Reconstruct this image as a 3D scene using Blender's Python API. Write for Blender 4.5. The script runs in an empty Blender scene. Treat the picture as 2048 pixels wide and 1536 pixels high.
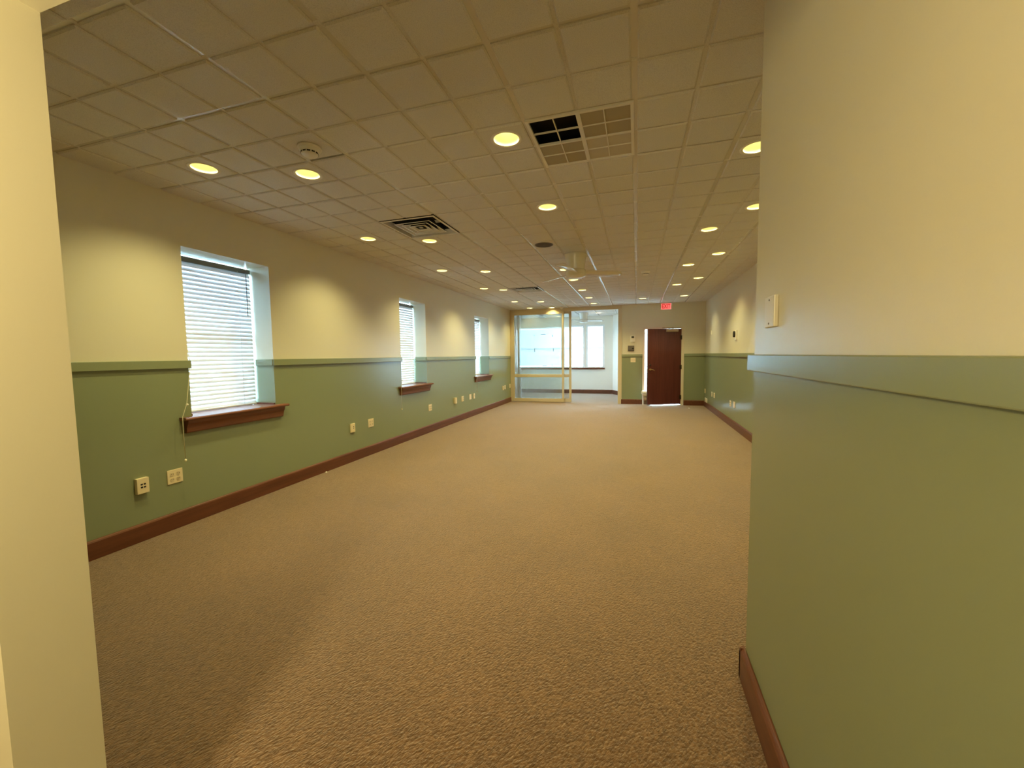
import bpy, bmesh, math, random
from mathutils import Vector, Matrix
random.seed(7)
PI = math.pi
scene = bpy.context.scene
C = scene.collection

# ---------------------------------------------------------------- materials
def node_mat(name):
    m = bpy.data.materials.new(name); m.use_nodes = True
    nt = m.node_tree
    return m, nt, nt.nodes['Principled BSDF']

def add_bump(nt, bsdf, scale, strength, dist=0.002, kind='noise', detail=3):
    tc = nt.nodes.new('ShaderNodeTexCoord')
    t = nt.nodes.new('ShaderNodeTexNoise' if kind == 'noise' else 'ShaderNodeTexVoronoi')
    t.inputs['Scale'].default_value = scale
    if kind == 'noise': t.inputs['Detail'].default_value = detail
    nt.links.new(tc.outputs['Object'], t.inputs['Vector'])
    b = nt.nodes.new('ShaderNodeBump')
    b.inputs['Strength'].default_value = strength; b.inputs['Distance'].default_value = dist
    nt.links.new(t.outputs['Fac' if kind == 'noise' else 'Distance'], b.inputs['Height'])
    nt.links.new(b.outputs['Normal'], bsdf.inputs['Normal'])
    return tc, t

def plain(name, col, rough=0.5, metal=0.0, spec=0.5, bump=None, emis=None, coat=0.0):
    m, nt, b = node_mat(name)
    b.inputs['Base Color'].default_value = (*col, 1)
    b.inputs['Roughness'].default_value = rough
    b.inputs['Metallic'].default_value = metal
    b.inputs['Specular IOR Level'].default_value = spec
    b.inputs['Coat Weight'].default_value = coat
    if bump: add_bump(nt, b, *bump)
    if emis:
        b.inputs['Emission Color'].default_value = (*emis[0], 1)
        b.inputs['Emission Strength'].default_value = emis[1]
    return m

CREAM = (0.72, 0.68, 0.545)
GREEN = (0.25, 0.285, 0.175)

def wall_paint():
    m, nt, b = node_mat('wall_paint_two_tone')
    g = nt.nodes.new('ShaderNodeNewGeometry'); s = nt.nodes.new('ShaderNodeSeparateXYZ')
    nt.links.new(g.outputs['Position'], s.inputs[0])
    gt = nt.nodes.new('ShaderNodeMath'); gt.operation = 'GREATER_THAN'; gt.inputs[1].default_value = 1.35
    nt.links.new(s.outputs['Z'], gt.inputs[0])
    mix = nt.nodes.new('ShaderNodeMix'); mix.data_type = 'RGBA'
    mix.inputs['A'].default_value = (*GREEN, 1); mix.inputs['B'].default_value = (*CREAM, 1)
    nt.links.new(gt.outputs[0], mix.inputs['Factor'])
    nt.links.new(mix.outputs['Result'], b.inputs['Base Color'])
    mr = nt.nodes.new('ShaderNodeMapRange'); mr.inputs['To Min'].default_value = 0.235; mr.inputs['To Max'].default_value = 0.29
    nt.links.new(gt.outputs[0], mr.inputs['Value'])
    nt.links.new(mr.outputs['Result'], b.inputs['Roughness'])
    add_bump(nt, b, 160, 0.12, 0.001)
    return m

def carpet():
    m, nt, b = node_mat('carpet_brown_loop')
    tc = nt.nodes.new('ShaderNodeTexCoord')
    mr_ = nt.nodes.new('ShaderNodeMapping'); mr_.inputs['Rotation'].default_value = (0, 0, math.radians(30))
    mp = nt.nodes.new('ShaderNodeMapping'); mp.inputs['Scale'].default_value = (1.0, 0.5, 1.0)
    nt.links.new(tc.outputs['Object'], mr_.inputs['Vector']); nt.links.new(mr_.outputs['Vector'], mp.inputs['Vector'])
    v = nt.nodes.new('ShaderNodeTexVoronoi'); v.inputs['Scale'].default_value = 135
    nt.links.new(mp.outputs['Vector'], v.inputs['Vector'])
    n = nt.nodes.new('ShaderNodeTexNoise'); n.inputs['Scale'].default_value = 45; n.inputs['Detail'].default_value = 4
    nt.links.new(mp.outputs['Vector'], n.inputs['Vector'])
    n2 = nt.nodes.new('ShaderNodeTexNoise'); n2.inputs['Scale'].default_value = 1.7; n2.inputs['Detail'].default_value = 5
    nt.links.new(tc.outputs['Object'], n2.inputs['Vector'])
    # per-loop colour flecks
    r = nt.nodes.new('ShaderNodeValToRGB'); e = r.color_ramp.elements
    e[0].position = 0.0; e[0].color = (0.066, 0.032, 0.0135, 1)
    e[1].position = 1.0; e[1].color = (0.285, 0.156, 0.076, 1)
    k = e.new(0.45); k.color = (0.142, 0.070, 0.0295, 1)
    sep = nt.nodes.new('ShaderNodeSeparateColor'); nt.links.new(v.outputs['Color'], sep.inputs[0])
    mx = nt.nodes.new('ShaderNodeMath'); mx.operation = 'MULTIPLY_ADD'; mx.inputs[1].default_value = 0.55; 
    nt.links.new(sep.outputs['Red'], mx.inputs[0]); 
    mm = nt.nodes.new('ShaderNodeMath'); mm.operation = 'MULTIPLY'; mm.inputs[1].default_value = 0.45
    nt.links.new(n.outputs['Fac'], mm.inputs[0]); nt.links.new(mm.outputs[0], mx.inputs[2])
    nt.links.new(mx.outputs[0], r.inputs['Fac'])
    # broad wear
    mr = nt.nodes.new('ShaderNodeMapRange'); mr.inputs['From Min'].default_value = 0.3; mr.inputs['From Max'].default_value = 0.7
    mr.inputs['To Min'].default_value = 0.86; mr.inputs['To Max'].default_value = 1.1
    nt.links.new(n2.outputs['Fac'], mr.inputs['Value'])
    mul = nt.nodes.new('ShaderNodeMix'); mul.data_type = 'RGBA'; mul.blend_type = 'MULTIPLY'; mul.inputs['Factor'].default_value = 1
    nt.links.new(r.outputs['Color'], mul.inputs['A']); nt.links.new(mr.outputs['Result'], mul.inputs['B'])
    nt.links.new(mul.outputs['Result'], b.inputs['Base Color'])
    b.inputs['Roughness'].default_value = 0.95; b.inputs['Specular IOR Level'].default_value = 0.15
    b.inputs['Sheen Weight'].default_value = 0.8; b.inputs['Sheen Tint'].default_value = (1.0, 0.87, 0.74, 1); b.inputs['Sheen Roughness'].default_value = 0.5
    bp = nt.nodes.new('ShaderNodeBump'); bp.inputs['Strength'].default_value = 0.85; bp.inputs['Distance'].default_value = 0.0075
    bp.invert = True
    nh = nt.nodes.new('ShaderNodeTexNoise'); nh.inputs['Scale'].default_value = 115; nh.inputs['Detail'].default_value = 3; nh.inputs['Roughness'].default_value = 0.6
    nt.links.new(mp.outputs['Vector'], nh.inputs['Vector'])
    sub = nt.nodes.new('ShaderNodeMath'); sub.operation = 'MULTIPLY_ADD'; sub.inputs[1].default_value = -1.5
    nt.links.new(nh.outputs['Fac'], sub.inputs[0])
    vs_ = nt.nodes.new('ShaderNodeMath'); vs_.operation = 'MULTIPLY'; vs_.inputs[1].default_value = 0.45
    nt.links.new(v.outputs['Distance'], vs_.inputs[0]); nt.links.new(vs_.outputs[0], sub.inputs[2])
    nt.links.new(sub.outputs[0], bp.inputs['Height']); nt.links.new(bp.outputs['Normal'], b.inputs['Normal'])
    return m

def wood(name, c1, c2, rough, axis=1, scale=9):
    m, nt, b = node_mat(name)
    tc = nt.nodes.new('ShaderNodeTexCoord'); mp = nt.nodes.new('ShaderNodeMapping')
    s = [scale * 3] * 3; s[axis] = scale * 0.18
    mp.inputs['Scale'].default_value = s
    nt.links.new(tc.outputs['Object'], mp.inputs['Vector'])
    n = nt.nodes.new('ShaderNodeTexNoise'); n.inputs['Scale'].default_value = 1.0; n.inputs['Detail'].default_value = 5
    n.inputs['Distortion'].default_value = 0.6
    nt.links.new(mp.outputs['Vector'], n.inputs['Vector'])
    r = nt.nodes.new('ShaderNodeValToRGB'); r.color_ramp.elements[0].position = 0.3; r.color_ramp.elements[1].position = 0.7
    r.color_ramp.elements[0].color = (*c1, 1); r.color_ramp.elements[1].color = (*c2, 1)
    nt.links.new(n.outputs['Fac'], r.inputs['Fac']); nt.links.new(r.outputs['Color'], b.inputs['Base Color'])
    b.inputs['Roughness'].default_value = rough
    return m

def tile_mat():
    m, nt, b = node_mat('ceiling_tile_fissured')
    tc, n = add_bump(nt, b, 260, 0.35, 0.002)
    r = nt.nodes.new('ShaderNodeValToRGB'); r.color_ramp.elements[0].position = 0.3; r.color_ramp.elements[1].position = 0.55
    r.color_ramp.elements[0].color = (0.60, 0.575, 0.53, 1); r.color_ramp.elements[1].color = (0.73, 0.705, 0.66, 1)
    nt.links.new(n.outputs['Fac'], r.inputs['Fac']); nt.links.new(r.outputs['Color'], b.inputs['Base Color'])
    b.inputs['Roughness'].default_value = 0.85
    return m

def glass_mat(name, tint=(0.96, 0.985, 0.98), refl=1.0):
    m = bpy.data.materials.new(name); m.use_nodes = True; nt = m.node_tree
    nt.nodes.clear()
    o = nt.nodes.new('ShaderNodeOutputMaterial'); t = nt.nodes.new('ShaderNodeBsdfTransparent')
    g = nt.nodes.new('ShaderNodeBsdfGlossy'); g.inputs['Roughness'].default_value = 0.02
    t.inputs['Color'].default_value = (*tint, 1)
    f = nt.nodes.new('ShaderNodeFresnel'); f.inputs['IOR'].default_value = 1.5
    mul = nt.nodes.new('ShaderNodeMath'); mul.operation = 'MULTIPLY'; mul.inputs[1].default_value = refl
    mx = nt.nodes.new('ShaderNodeMixShader')
    nt.links.new(f.outputs[0], mul.inputs[0]); nt.links.new(mul.outputs[0], mx.inputs[0])
    nt.links.new(t.outputs[0], mx.inputs[1]); nt.links.new(g.outputs[0], mx.inputs[2]); nt.links.new(mx.outputs[0], o.inputs[0])
    return m

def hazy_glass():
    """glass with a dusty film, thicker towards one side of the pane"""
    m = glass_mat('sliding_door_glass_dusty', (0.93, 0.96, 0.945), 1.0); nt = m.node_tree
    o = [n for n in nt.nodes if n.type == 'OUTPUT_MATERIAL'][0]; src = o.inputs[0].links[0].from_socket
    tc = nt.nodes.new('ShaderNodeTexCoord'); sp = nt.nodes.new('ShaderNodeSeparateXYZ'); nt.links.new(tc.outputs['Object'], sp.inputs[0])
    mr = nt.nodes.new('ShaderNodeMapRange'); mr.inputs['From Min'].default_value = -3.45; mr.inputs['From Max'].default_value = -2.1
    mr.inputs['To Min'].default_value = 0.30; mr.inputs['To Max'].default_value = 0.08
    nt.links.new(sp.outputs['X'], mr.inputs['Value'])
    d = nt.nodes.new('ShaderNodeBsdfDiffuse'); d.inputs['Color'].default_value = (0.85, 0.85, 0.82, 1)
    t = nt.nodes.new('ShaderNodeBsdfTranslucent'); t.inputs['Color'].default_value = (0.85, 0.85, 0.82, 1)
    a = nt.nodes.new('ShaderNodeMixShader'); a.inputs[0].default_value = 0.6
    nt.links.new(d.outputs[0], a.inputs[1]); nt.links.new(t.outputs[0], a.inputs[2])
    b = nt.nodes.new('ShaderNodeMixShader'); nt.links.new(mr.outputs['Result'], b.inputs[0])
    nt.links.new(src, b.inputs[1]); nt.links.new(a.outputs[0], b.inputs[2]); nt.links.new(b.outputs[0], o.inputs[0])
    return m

def slat_mat(name, col, trans):
    m = bpy.data.materials.new(name); m.use_nodes = True; nt = m.node_tree
    nt.nodes.clear()
    o = nt.nodes.new('ShaderNodeOutputMaterial'); d = nt.nodes.new('ShaderNodeBsdfDiffuse'); t = nt.nodes.new('ShaderNodeBsdfTranslucent')
    d.inputs['Color'].default_value = (*col, 1); t.inputs['Color'].default_value = (*col, 1)
    mx = nt.nodes.new('ShaderNodeMixShader'); mx.inputs[0].default_value = trans
    nt.links.new(d.outputs[0], mx.inputs[1]); nt.links.new(t.outputs[0], mx.inputs[2]); nt.links.new(mx.outputs[0], o.inputs[0])
    return m

def emit(name, col, s):
    m = bpy.data.materials.new(name); m.use_nodes = True; nt = m.node_tree; nt.nodes.clear()
    o = nt.nodes.new('ShaderNodeOutputMaterial'); e = nt.nodes.new('ShaderNodeEmission')
    e.inputs['Color'].default_value = (*col, 1); e.inputs['Strength'].default_value = s
    nt.links.new(e.outputs[0], o.inputs[0]); return m

def perforated(name, c_plate, c_hole, scale=150):
    m, nt, b = node_mat(name)
    tc = nt.nodes.new('ShaderNodeTexCoord'); v = nt.nodes.new('ShaderNodeTexVoronoi')
    v.inputs['Scale'].default_value = scale; v.inputs['Randomness'].default_value = 0
    nt.links.new(tc.outputs['Object'], v.inputs['Vector'])
    r = nt.nodes.new('ShaderNodeValToRGB'); r.color_ramp.interpolation = 'EASE'
    r.color_ramp.elements[0].position = 0.3; r.color_ramp.elements[0].color = (*c_hole, 1)
    r.color_ramp.elements[1].position = 0.42; r.color_ramp.elements[1].color = (*c_plate, 1)
    nt.links.new(v.outputs['Distance'], r.inputs['Fac']); nt.links.new(r.outputs['Color'], b.inputs['Base Color'])
    b.inputs['Roughness'].default_value = 0.7
    return m

LAMP_COL = (1.0, 0.87, 0.37)
LAMP_W, BAY_W = 33.0, 17.0
HALL_COL = (1.0, 0.805, 0.39)
M = {
    'wall': wall_paint(),
    'cream': plain('paint_cream', CREAM, 0.45, bump=(160, 0.12, 0.001)),
    'rail': plain('paint_green', GREEN, 0.24, bump=(90, 0.08, 0.001)),
    'white_wall': plain('paint_white', (0.85, 0.80, 0.69), 0.5),
    'carpet': carpet(),
    'tile': tile_mat(),
    'tbar': plain('tbar_white_metal', (0.68, 0.65, 0.59), 0.24, spec=0.9),
    'plenum': plain('plenum_black', (0.012, 0.011, 0.009), 0.9),
    'base': wood('baseboard_wood', (0.105, 0.034, 0.016), (0.165, 0.055, 0.026), 0.33, 1),
    'sill': wood('sill_wood', (0.16, 0.055, 0.025), (0.235, 0.085, 0.04), 0.3, 1),
    'door': wood('door_wood', (0.085, 0.018, 0.016), (0.122, 0.028, 0.024), 0.34, 2, 7),
    'door_edge': plain('door_edge', (0.05, 0.03, 0.022), 0.5),
    'frame_paint': plain('door_frame_paint', (0.72, 0.64, 0.50), 0.4),
    'alu': plain('almond_aluminium', (0.66, 0.56, 0.39), 0.36, spec=0.6),
    'vinyl': plain('window_vinyl', (0.82, 0.83, 0.82), 0.4),
    'glass': glass_mat('window_glass', (0.97, 0.985, 0.985), 0.6),
    'door_glass': glass_mat('sliding_door_glass', (0.93, 0.96, 0.945), 1.0),
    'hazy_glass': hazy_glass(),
    'tape': plain('tape_dark', (0.10, 0.10, 0.10), 0.6),
    'slat': slat_mat('blind_slat', (0.87, 0.885, 0.90), 0.115),
    'minislat': slat_mat('mini_blind_slat', (0.86, 0.90, 0.93), 0.05),
    'blind_rail': plain('blind_headrail', (0.17, 0.205, 0.21), 0.35),  # dark base colour holds the backlit shade of the headrail
    'cord': plain('blind_cord', (0.75, 0.70, 0.52), 0.7),
    'bead': plain('cord_bead', (0.88, 0.84, 0.68), 0.35),
    'ivory': plain('ivory_plastic', (0.80, 0.68, 0.46), 0.38),
    'ivory_dim': plain('ivory_insert', (0.70, 0.58, 0.38), 0.4),
    'white_plastic': plain('white_plastic', (0.82, 0.79, 0.72), 0.35),
    'black': plain('black_plastic', (0.012, 0.010, 0.009), 0.4),
    'grey_box': plain('grey_enamel', (0.16, 0.135, 0.11), 0.45),
    'fan': plain('fan_white', (0.76, 0.73, 0.66), 0.22, spec=0.6),
    'trim_ring': plain('light_trim', (0.80, 0.76, 0.68), 0.4),
    'reflector': plain('light_reflector', (0.90, 0.84, 0.66), 0.35),
    'bulb': emit('bulb_glow', (1.0, 0.90, 0.24), 1.5),
    'globe': emit('globe_glow', HALL_COL, 35.0),
    'vent': plain('vent_white', (0.74, 0.71, 0.64), 0.35),
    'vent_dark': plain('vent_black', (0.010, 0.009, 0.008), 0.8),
    'perf_a': perforated('perforated_panel', (0.40, 0.34, 0.23), (0.20, 0.165, 0.11), 240),
    'perf_b': perforated('perforated_panel_pale', (0.56, 0.50, 0.40), (0.36, 0.31, 0.23), 240),
    'speaker': perforated('speaker_mesh', (0.085, 0.06, 0.035), (0.02, 0.015, 0.01), 200),
    'exit_face': plain('exit_face', (0.5, 0.05, 0.05), 0.4, emis=((1.0, 0.17, 0.145), 0.36)),
    'exit_letter': plain('exit_letter', (0.3, 0.01, 0.01), 0.4, emis=((0.50, 0.012, 0.008), 0.25)),
    'brass': plain('aged_brass', (0.62, 0.45, 0.22), 0.28, metal=1.0),
    'dark_metal': plain('dark_bronze', (0.06, 0.045, 0.035), 0.4, metal=0.8),
    'closer': plain('closer_tan', (0.50, 0.38, 0.25), 0.35, metal=0.3),
    'pail': plain('pail_white', (0.82, 0.77, 0.70), 0.4),
    'label': wood('pail_label', (0.05, 0.025, 0.012), (0.42, 0.30, 0.20), 0.45, 0, 3.5),
    'paper': plain('paper_white', (0.85, 0.82, 0.76), 0.8),
    'concrete': plain('concrete_pale', (0.62, 0.61, 0.58), 0.85, bump=(40, 0.3, 0.003)),
    'porch': plain('porch_white', (0.85, 0.86, 0.86), 0.5),
    'threshold': plain('threshold_aluminium', (0.75, 0.75, 0.73), 0.3, metal=0.7),
    'lcd': plain('lcd_dark', (0.02, 0.024, 0.018), 0.2),
}

# ---------------------------------------------------------------- mesh builder
class MB:
    def __init__(self): self.v = []; self.f = []; self.mi = []; self.sm = []
    def add(self, vs, fs, mi=0, smooth=False):
        o = len(self.v); self.v += [tuple(p) for p in vs]
        for f in fs:
            self.f.append([i + o for i in f]); self.mi.append(mi); self.sm.append(smooth)
        return self
    def box(self, x0, y0, z0, x1, y1, z1, mi=0, mis=None):
        if x0 > x1: x0, x1 = x1, x0
        if y0 > y1: y0, y1 = y1, y0
        if z0 > z1: z0, z1 = z1, z0
        vs = [(x0,y0,z0),(x1,y0,z0),(x1,y1,z0),(x0,y1,z0),(x0,y0,z1),(x1,y0,z1),(x1,y1,z1),(x0,y1,z1)]
        fs = [(0,3,2,1),(4,5,6,7),(0,1,5,4),(1,2,6,5),(2,3,7,6),(3,0,4,7)]  # -z +z -y +x +y -x
        o = len(self.v); self.v += vs
        for k, f in enumerate(fs):
            self.f.append([i + o for i in f]); self.mi.append(mis[k] if mis else mi); self.sm.append(False)
        return self
    def prism(self, prof, a, b, axis='y', mi=0):
        """extrude a closed 2D profile between a and b along an axis; profile coords are the two other axes in xyz order"""
        n = len(prof)
        def P(p, t):
            return {'y': (p[0], t, p[1]), 'x': (t, p[0], p[1]), 'z': (p[0], p[1], t)}[axis]
        vs = [P(p, a) for p in prof] + [P(p, b) for p in prof]
        fs = [[i, (i + 1) % n, n + (i + 1) % n, n + i] for i in range(n)] + [list(range(n))[::-1], list(range(n, 2 * n))]
        return self.add(vs, fs, mi)
    def lathe(self, prof, n=32, c=(0, 0), mi=0, smooth=True, cap0=False, cap1=False):
        vs = []
        for r, z in prof:
            for k in range(n):
                a = 2 * PI * k / n; vs.append((c[0] + r * math.cos(a), c[1] + r * math.sin(a), z))
        fs = [[i*n+k, i*n+(k+1) % n, (i+1)*n+(k+1) % n, (i+1)*n+k] for i in range(len(prof)-1) for k in range(n)]
        if cap0: fs.append(list(range(n)))
        if cap1: fs.append([(len(prof)-1)*n+k for k in range(n)][::-1])
        return self.add(vs, fs, mi, smooth)
    def tube(self, pts, r, n=8, mi=0):
        pts = [Vector(p) for p in pts]; vs = []; m = len(pts)
        for i, p in enumerate(pts):
            d = (pts[min(i+1, m-1)] - pts[max(i-1, 0)]).normalized()
            a = d.cross(Vector((0.3, 0.9, 0.31))).normalized(); b = d.cross(a)
            for k in range(n):
                t = 2*PI*k/n; vs.append(p + a*(r*math.cos(t)) + b*(r*math.sin(t)))
        fs = [[i*n+k, i*n+(k+1) % n, (i+1)*n+(k+1) % n, (i+1)*n+k] for i in range(m-1) for k in range(n)]
        fs += [list(range(n))[::-1], [(m-1)*n+k for k in range(n)]]
        return self.add(vs, fs, mi, True)
    def ball(self, c, r, n=12, mi=0, sz=1.0):
        prof = [(max(1e-4, r*math.sin(PI*k/n)), c[2] - sz*r*math.cos(PI*k/n)) for k in range(n+1)]
        return self.lathe(prof, n, (c[0], c[1]), mi)
    def build(self, name, mats, parent=None, bevel=0.0, seg=2, loc=None, rotz=None):
        me = bpy.data.meshes.new(name); me.from_pydata(self.v, [], self.f)
        if not isinstance(mats, (list, tuple)): mats = [mats]
        for m in mats: me.materials.append(m)
        for p, i, s in zip(me.polygons, self.mi, self.sm): p.material_index = i; p.use_smooth = s
        bm = bmesh.new(); bm.from_mesh(me)
        bmesh.ops.recalc_face_normals(bm, faces=bm.faces)
        bm.to_mesh(me); bm.free()
        o = bpy.data.objects.new(name, me); C.objects.link(o)
        if parent is not None: o.parent = parent
        if loc is not None: o.location = loc
        if rotz is not None: o.rotation_euler.z = rotz
        if bevel:
            b = o.modifiers.new('edge', 'BEVEL'); b.width = bevel; b.segments = seg; b.limit_method = 'ANGLE'; b.angle_limit = 0.6
        return o

def tag(o, label, cat, group=None):
    o['label'] = label; o['category'] = cat
    if group: o['group'] = group
    return o
def struct(o, label, cat):
    o['kind'] = 'structure'; o['label'] = label; o['category'] = cat; return o
def thing(name, label, cat, loc=(0, 0, 0), rotz=0.0, group=None):
    o = bpy.data.objects.new(name, None); C.objects.link(o); o.empty_display_size = 0.05
    o.location = loc; o.rotation_euler.z = rotz
    return tag(o, label, cat, group)
def copy_tree(o, parent=None):
    c = o.copy(); C.objects.link(c)
    if parent is not None: c.parent = parent
    for ch in list(o.children): copy_tree(ch, c)
    return c

# ---------------------------------------------------------------- dimensions (metres; x across, y down the hall, z up)
XL, XR, YF, ZC = -3.602, 1.714, 11.62, 2.716
GX, GY, T = -0.0211, 1.7364, 0.3048           # ceiling grid origin and pitch
ZTOP = 2.95
ZR0, ZR1 = 1.306, 1.371                        # chair rail
def gi(i): return GX + T * i
def gj(j): return GY + T * j
WINS = [(2.47, 3.31), (5.70, 6.53), (8.84, 9.76)]
WZ0, WZ1 = 0.90, 2.315
XBL = -3.857                                   # plane of the blinds

# ---------------------------------------------------------------- floor / ground
f = MB().box(-4.75, -2.5, -0.06, 1.9, 11.72, 0.0).box(-4.75, 11.72, -0.06, -0.36, 14.85, 0.0)
struct(f.build('floor', M['carpet']), 'brown looped carpet covering the whole hall and the bay room', 'floor')
g = MB().box(-25, -25, -0.16, 25, 45, -0.06)
g.box(-0.3, 11.75, -0.06, 4.0, 16.0, 0.005)
struct(g.build('ground', M['concrete']), 'pale concrete ground outside beyond the open door', 'ground')

# ---------------------------------------------------------------- walls
w = MB()
ys = [-0.0]
segs = [(0.45, WINS[0][0])] + [(WINS[k][1], WINS[k+1][0]) for k in range(2)] + [(WINS[2][1], YF + 0.13)]
for a, b in segs: w.box(XL, a, 0, XL - 0.30, b, ZTOP)
for a, b in WINS:
    w.box(XL, a, 0, XL - 0.30, b, WZ0 - 0.02); w.box(XL, a, WZ1, XL - 0.30, b, ZTOP)
struct(w.build('wall_left', M['wall']), 'long two-tone wall with three deep window recesses, cream over sage green', 'wall')

DX0, DX1, DZ = 0.17, 1.175, 2.065               # door rough opening
w = MB().box(-0.385, YF, 0, DX0, YF + 0.13, ZTOP).box(DX1, YF, 0, 1.90, YF + 0.13, ZTOP)
w.box(DX0, YF, DZ, DX1, YF + 0.13, ZTOP).box(-4.75, YF, ZC - 0.01, -0.385, YF + 0.13, ZTOP)
w.box(-4.75, YF, 0, XL - 0.02, YF + 0.13, ZTOP)
struct(w.build('wall_back', M['wall']), 'end wall around the brown door, cream over sage green', 'wall')
w = MB().box(XR, 1.7, 0, XR + 0.18, YF + 0.13, ZTOP)
struct(w.build('wall_right', M['wall']), 'far long wall opposite the windows, cream over sage green', 'wall')
w = MB().box(0.45, -2.5, 0, 1.95, 1.835, ZTOP)
struct(w.build('wall_near', M['wall']), 'close projecting wall with chair rail and small white box, cream over sage green', 'wall')
w = MB()
w.box(-3.95, 0.452, 0, -1.25, 0.60, ZTOP, mis=[1, 1, 1, 1, 0, 1]).box(-1.25, 0.452, 2.137, 0.46, 0.60, ZTOP, mis=[1, 1, 1, 1, 0, 1])
struct(w.build('wall_front', [M['wall'], M['cream']]), 'cream end of the partition beside the opening to the hall', 'wall')
w = MB().box(-2.75, -2.5, 0, -2.6, 0.47, ZTOP)
struct(w.build('wall_passage_left', M['cream']), 'cream side wall of the passage before the hall', 'wall')
w = MB().box(-2.75, -2.65, 0, 1.95, -2.5, ZTOP)
struct(w.build('wall_passage_back', M['cream']), 'cream end wall of the passage before the hall', 'wall')

# bay room shell
BY = 14.55
BW = [(-4.28, -2.575), (-2.495, -1.79), (-1.67, -1.105)]   # three bay windows (x ranges)
BZ0, BZ1 = 0.93, 2.39
w = MB()
edges = [-4.75] + [e for p in BW for e in p] + [-0.70]
for k in range(0, len(edges), 2): w.box(edges[k], BY, 0, edges[k+1], BY + 0.2, ZTOP)
for a, b in BW: w.box(a, BY, 0, b, BY + 0.2, BZ0); w.box(a, BY, BZ1, b, BY + 0.2, ZTOP)
struct(w.build('wall_bay_back', M['white_wall']), 'white wall of the bay room around its windows', 'wall')
w = MB().prism([(-0.785, BY), (-0.50, 13.88), (-0.395, 13.6), (-0.395, 11.74), (-0.27, 11.74), (-0.27, 13.6), (-0.4, 14.0), (-0.6, BY + 0.1)], 0, ZTOP, 'z')
struct(w.build('wall_bay_right', M['white_wall']), 'white angled side wall of the bay room', 'wall')
w = MB().box(-4.75, YF + 0.13, 0, -4.6, 12.1, ZTOP).box(-4.75, 13.75, 0, -4.6, BY + 0.2, ZTOP)
w.box(-4.75, 12.1, 0, -4.6, 13.75, 1.15).box(-4.75, 12.1, 2.2, -4.6, 13.75, ZTOP)
struct(w.build('wall_bay_left', M['white_wall']), 'white side wall of the bay room behind the glass doors', 'wall')

# ---------------------------------------------------------------- ceiling
LIGHTS = [  # grid cell centre (i, j)
 (-9.5, 1.5), (-9.5, 7.5), (-9.5, 13.5), (-9.5, 19.5), (-9.5, 26.5), (-9.5, 31.35),
 (-7.5, 2.5), (-7.5, 8.5), (-7.5, 14.5), (-8.5, 20.5), (-7.5, 27.35), (-7.5, 31.9),
 (-2.5, 2.5), (-2.5, 6.5), (-3.5, 15.5), (-3.5, 18.5), (-3.5, 22.5), (-3.5, 26.5), (-3.5, 30.1),
 (2.5, 4.5), (2.5, 10.5), (2.5, 16.5), (2.5, 22.5), (0.5, 28.5),
 (3.5, 8.5), (3.5, 14.5), (3.5, 20.5), (3.5, 28.1)]
BAYLIGHT = (-3.86, 38.6)
BAY_ADDED = [(-8.5, 36.5), (-8.5, 40.5), (-3.5, 35.0)]  # unseen downlights added to brighten the bay room
ADDED_GLOBE = (-0.90, -0.45)
RH = 0.0865
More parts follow.
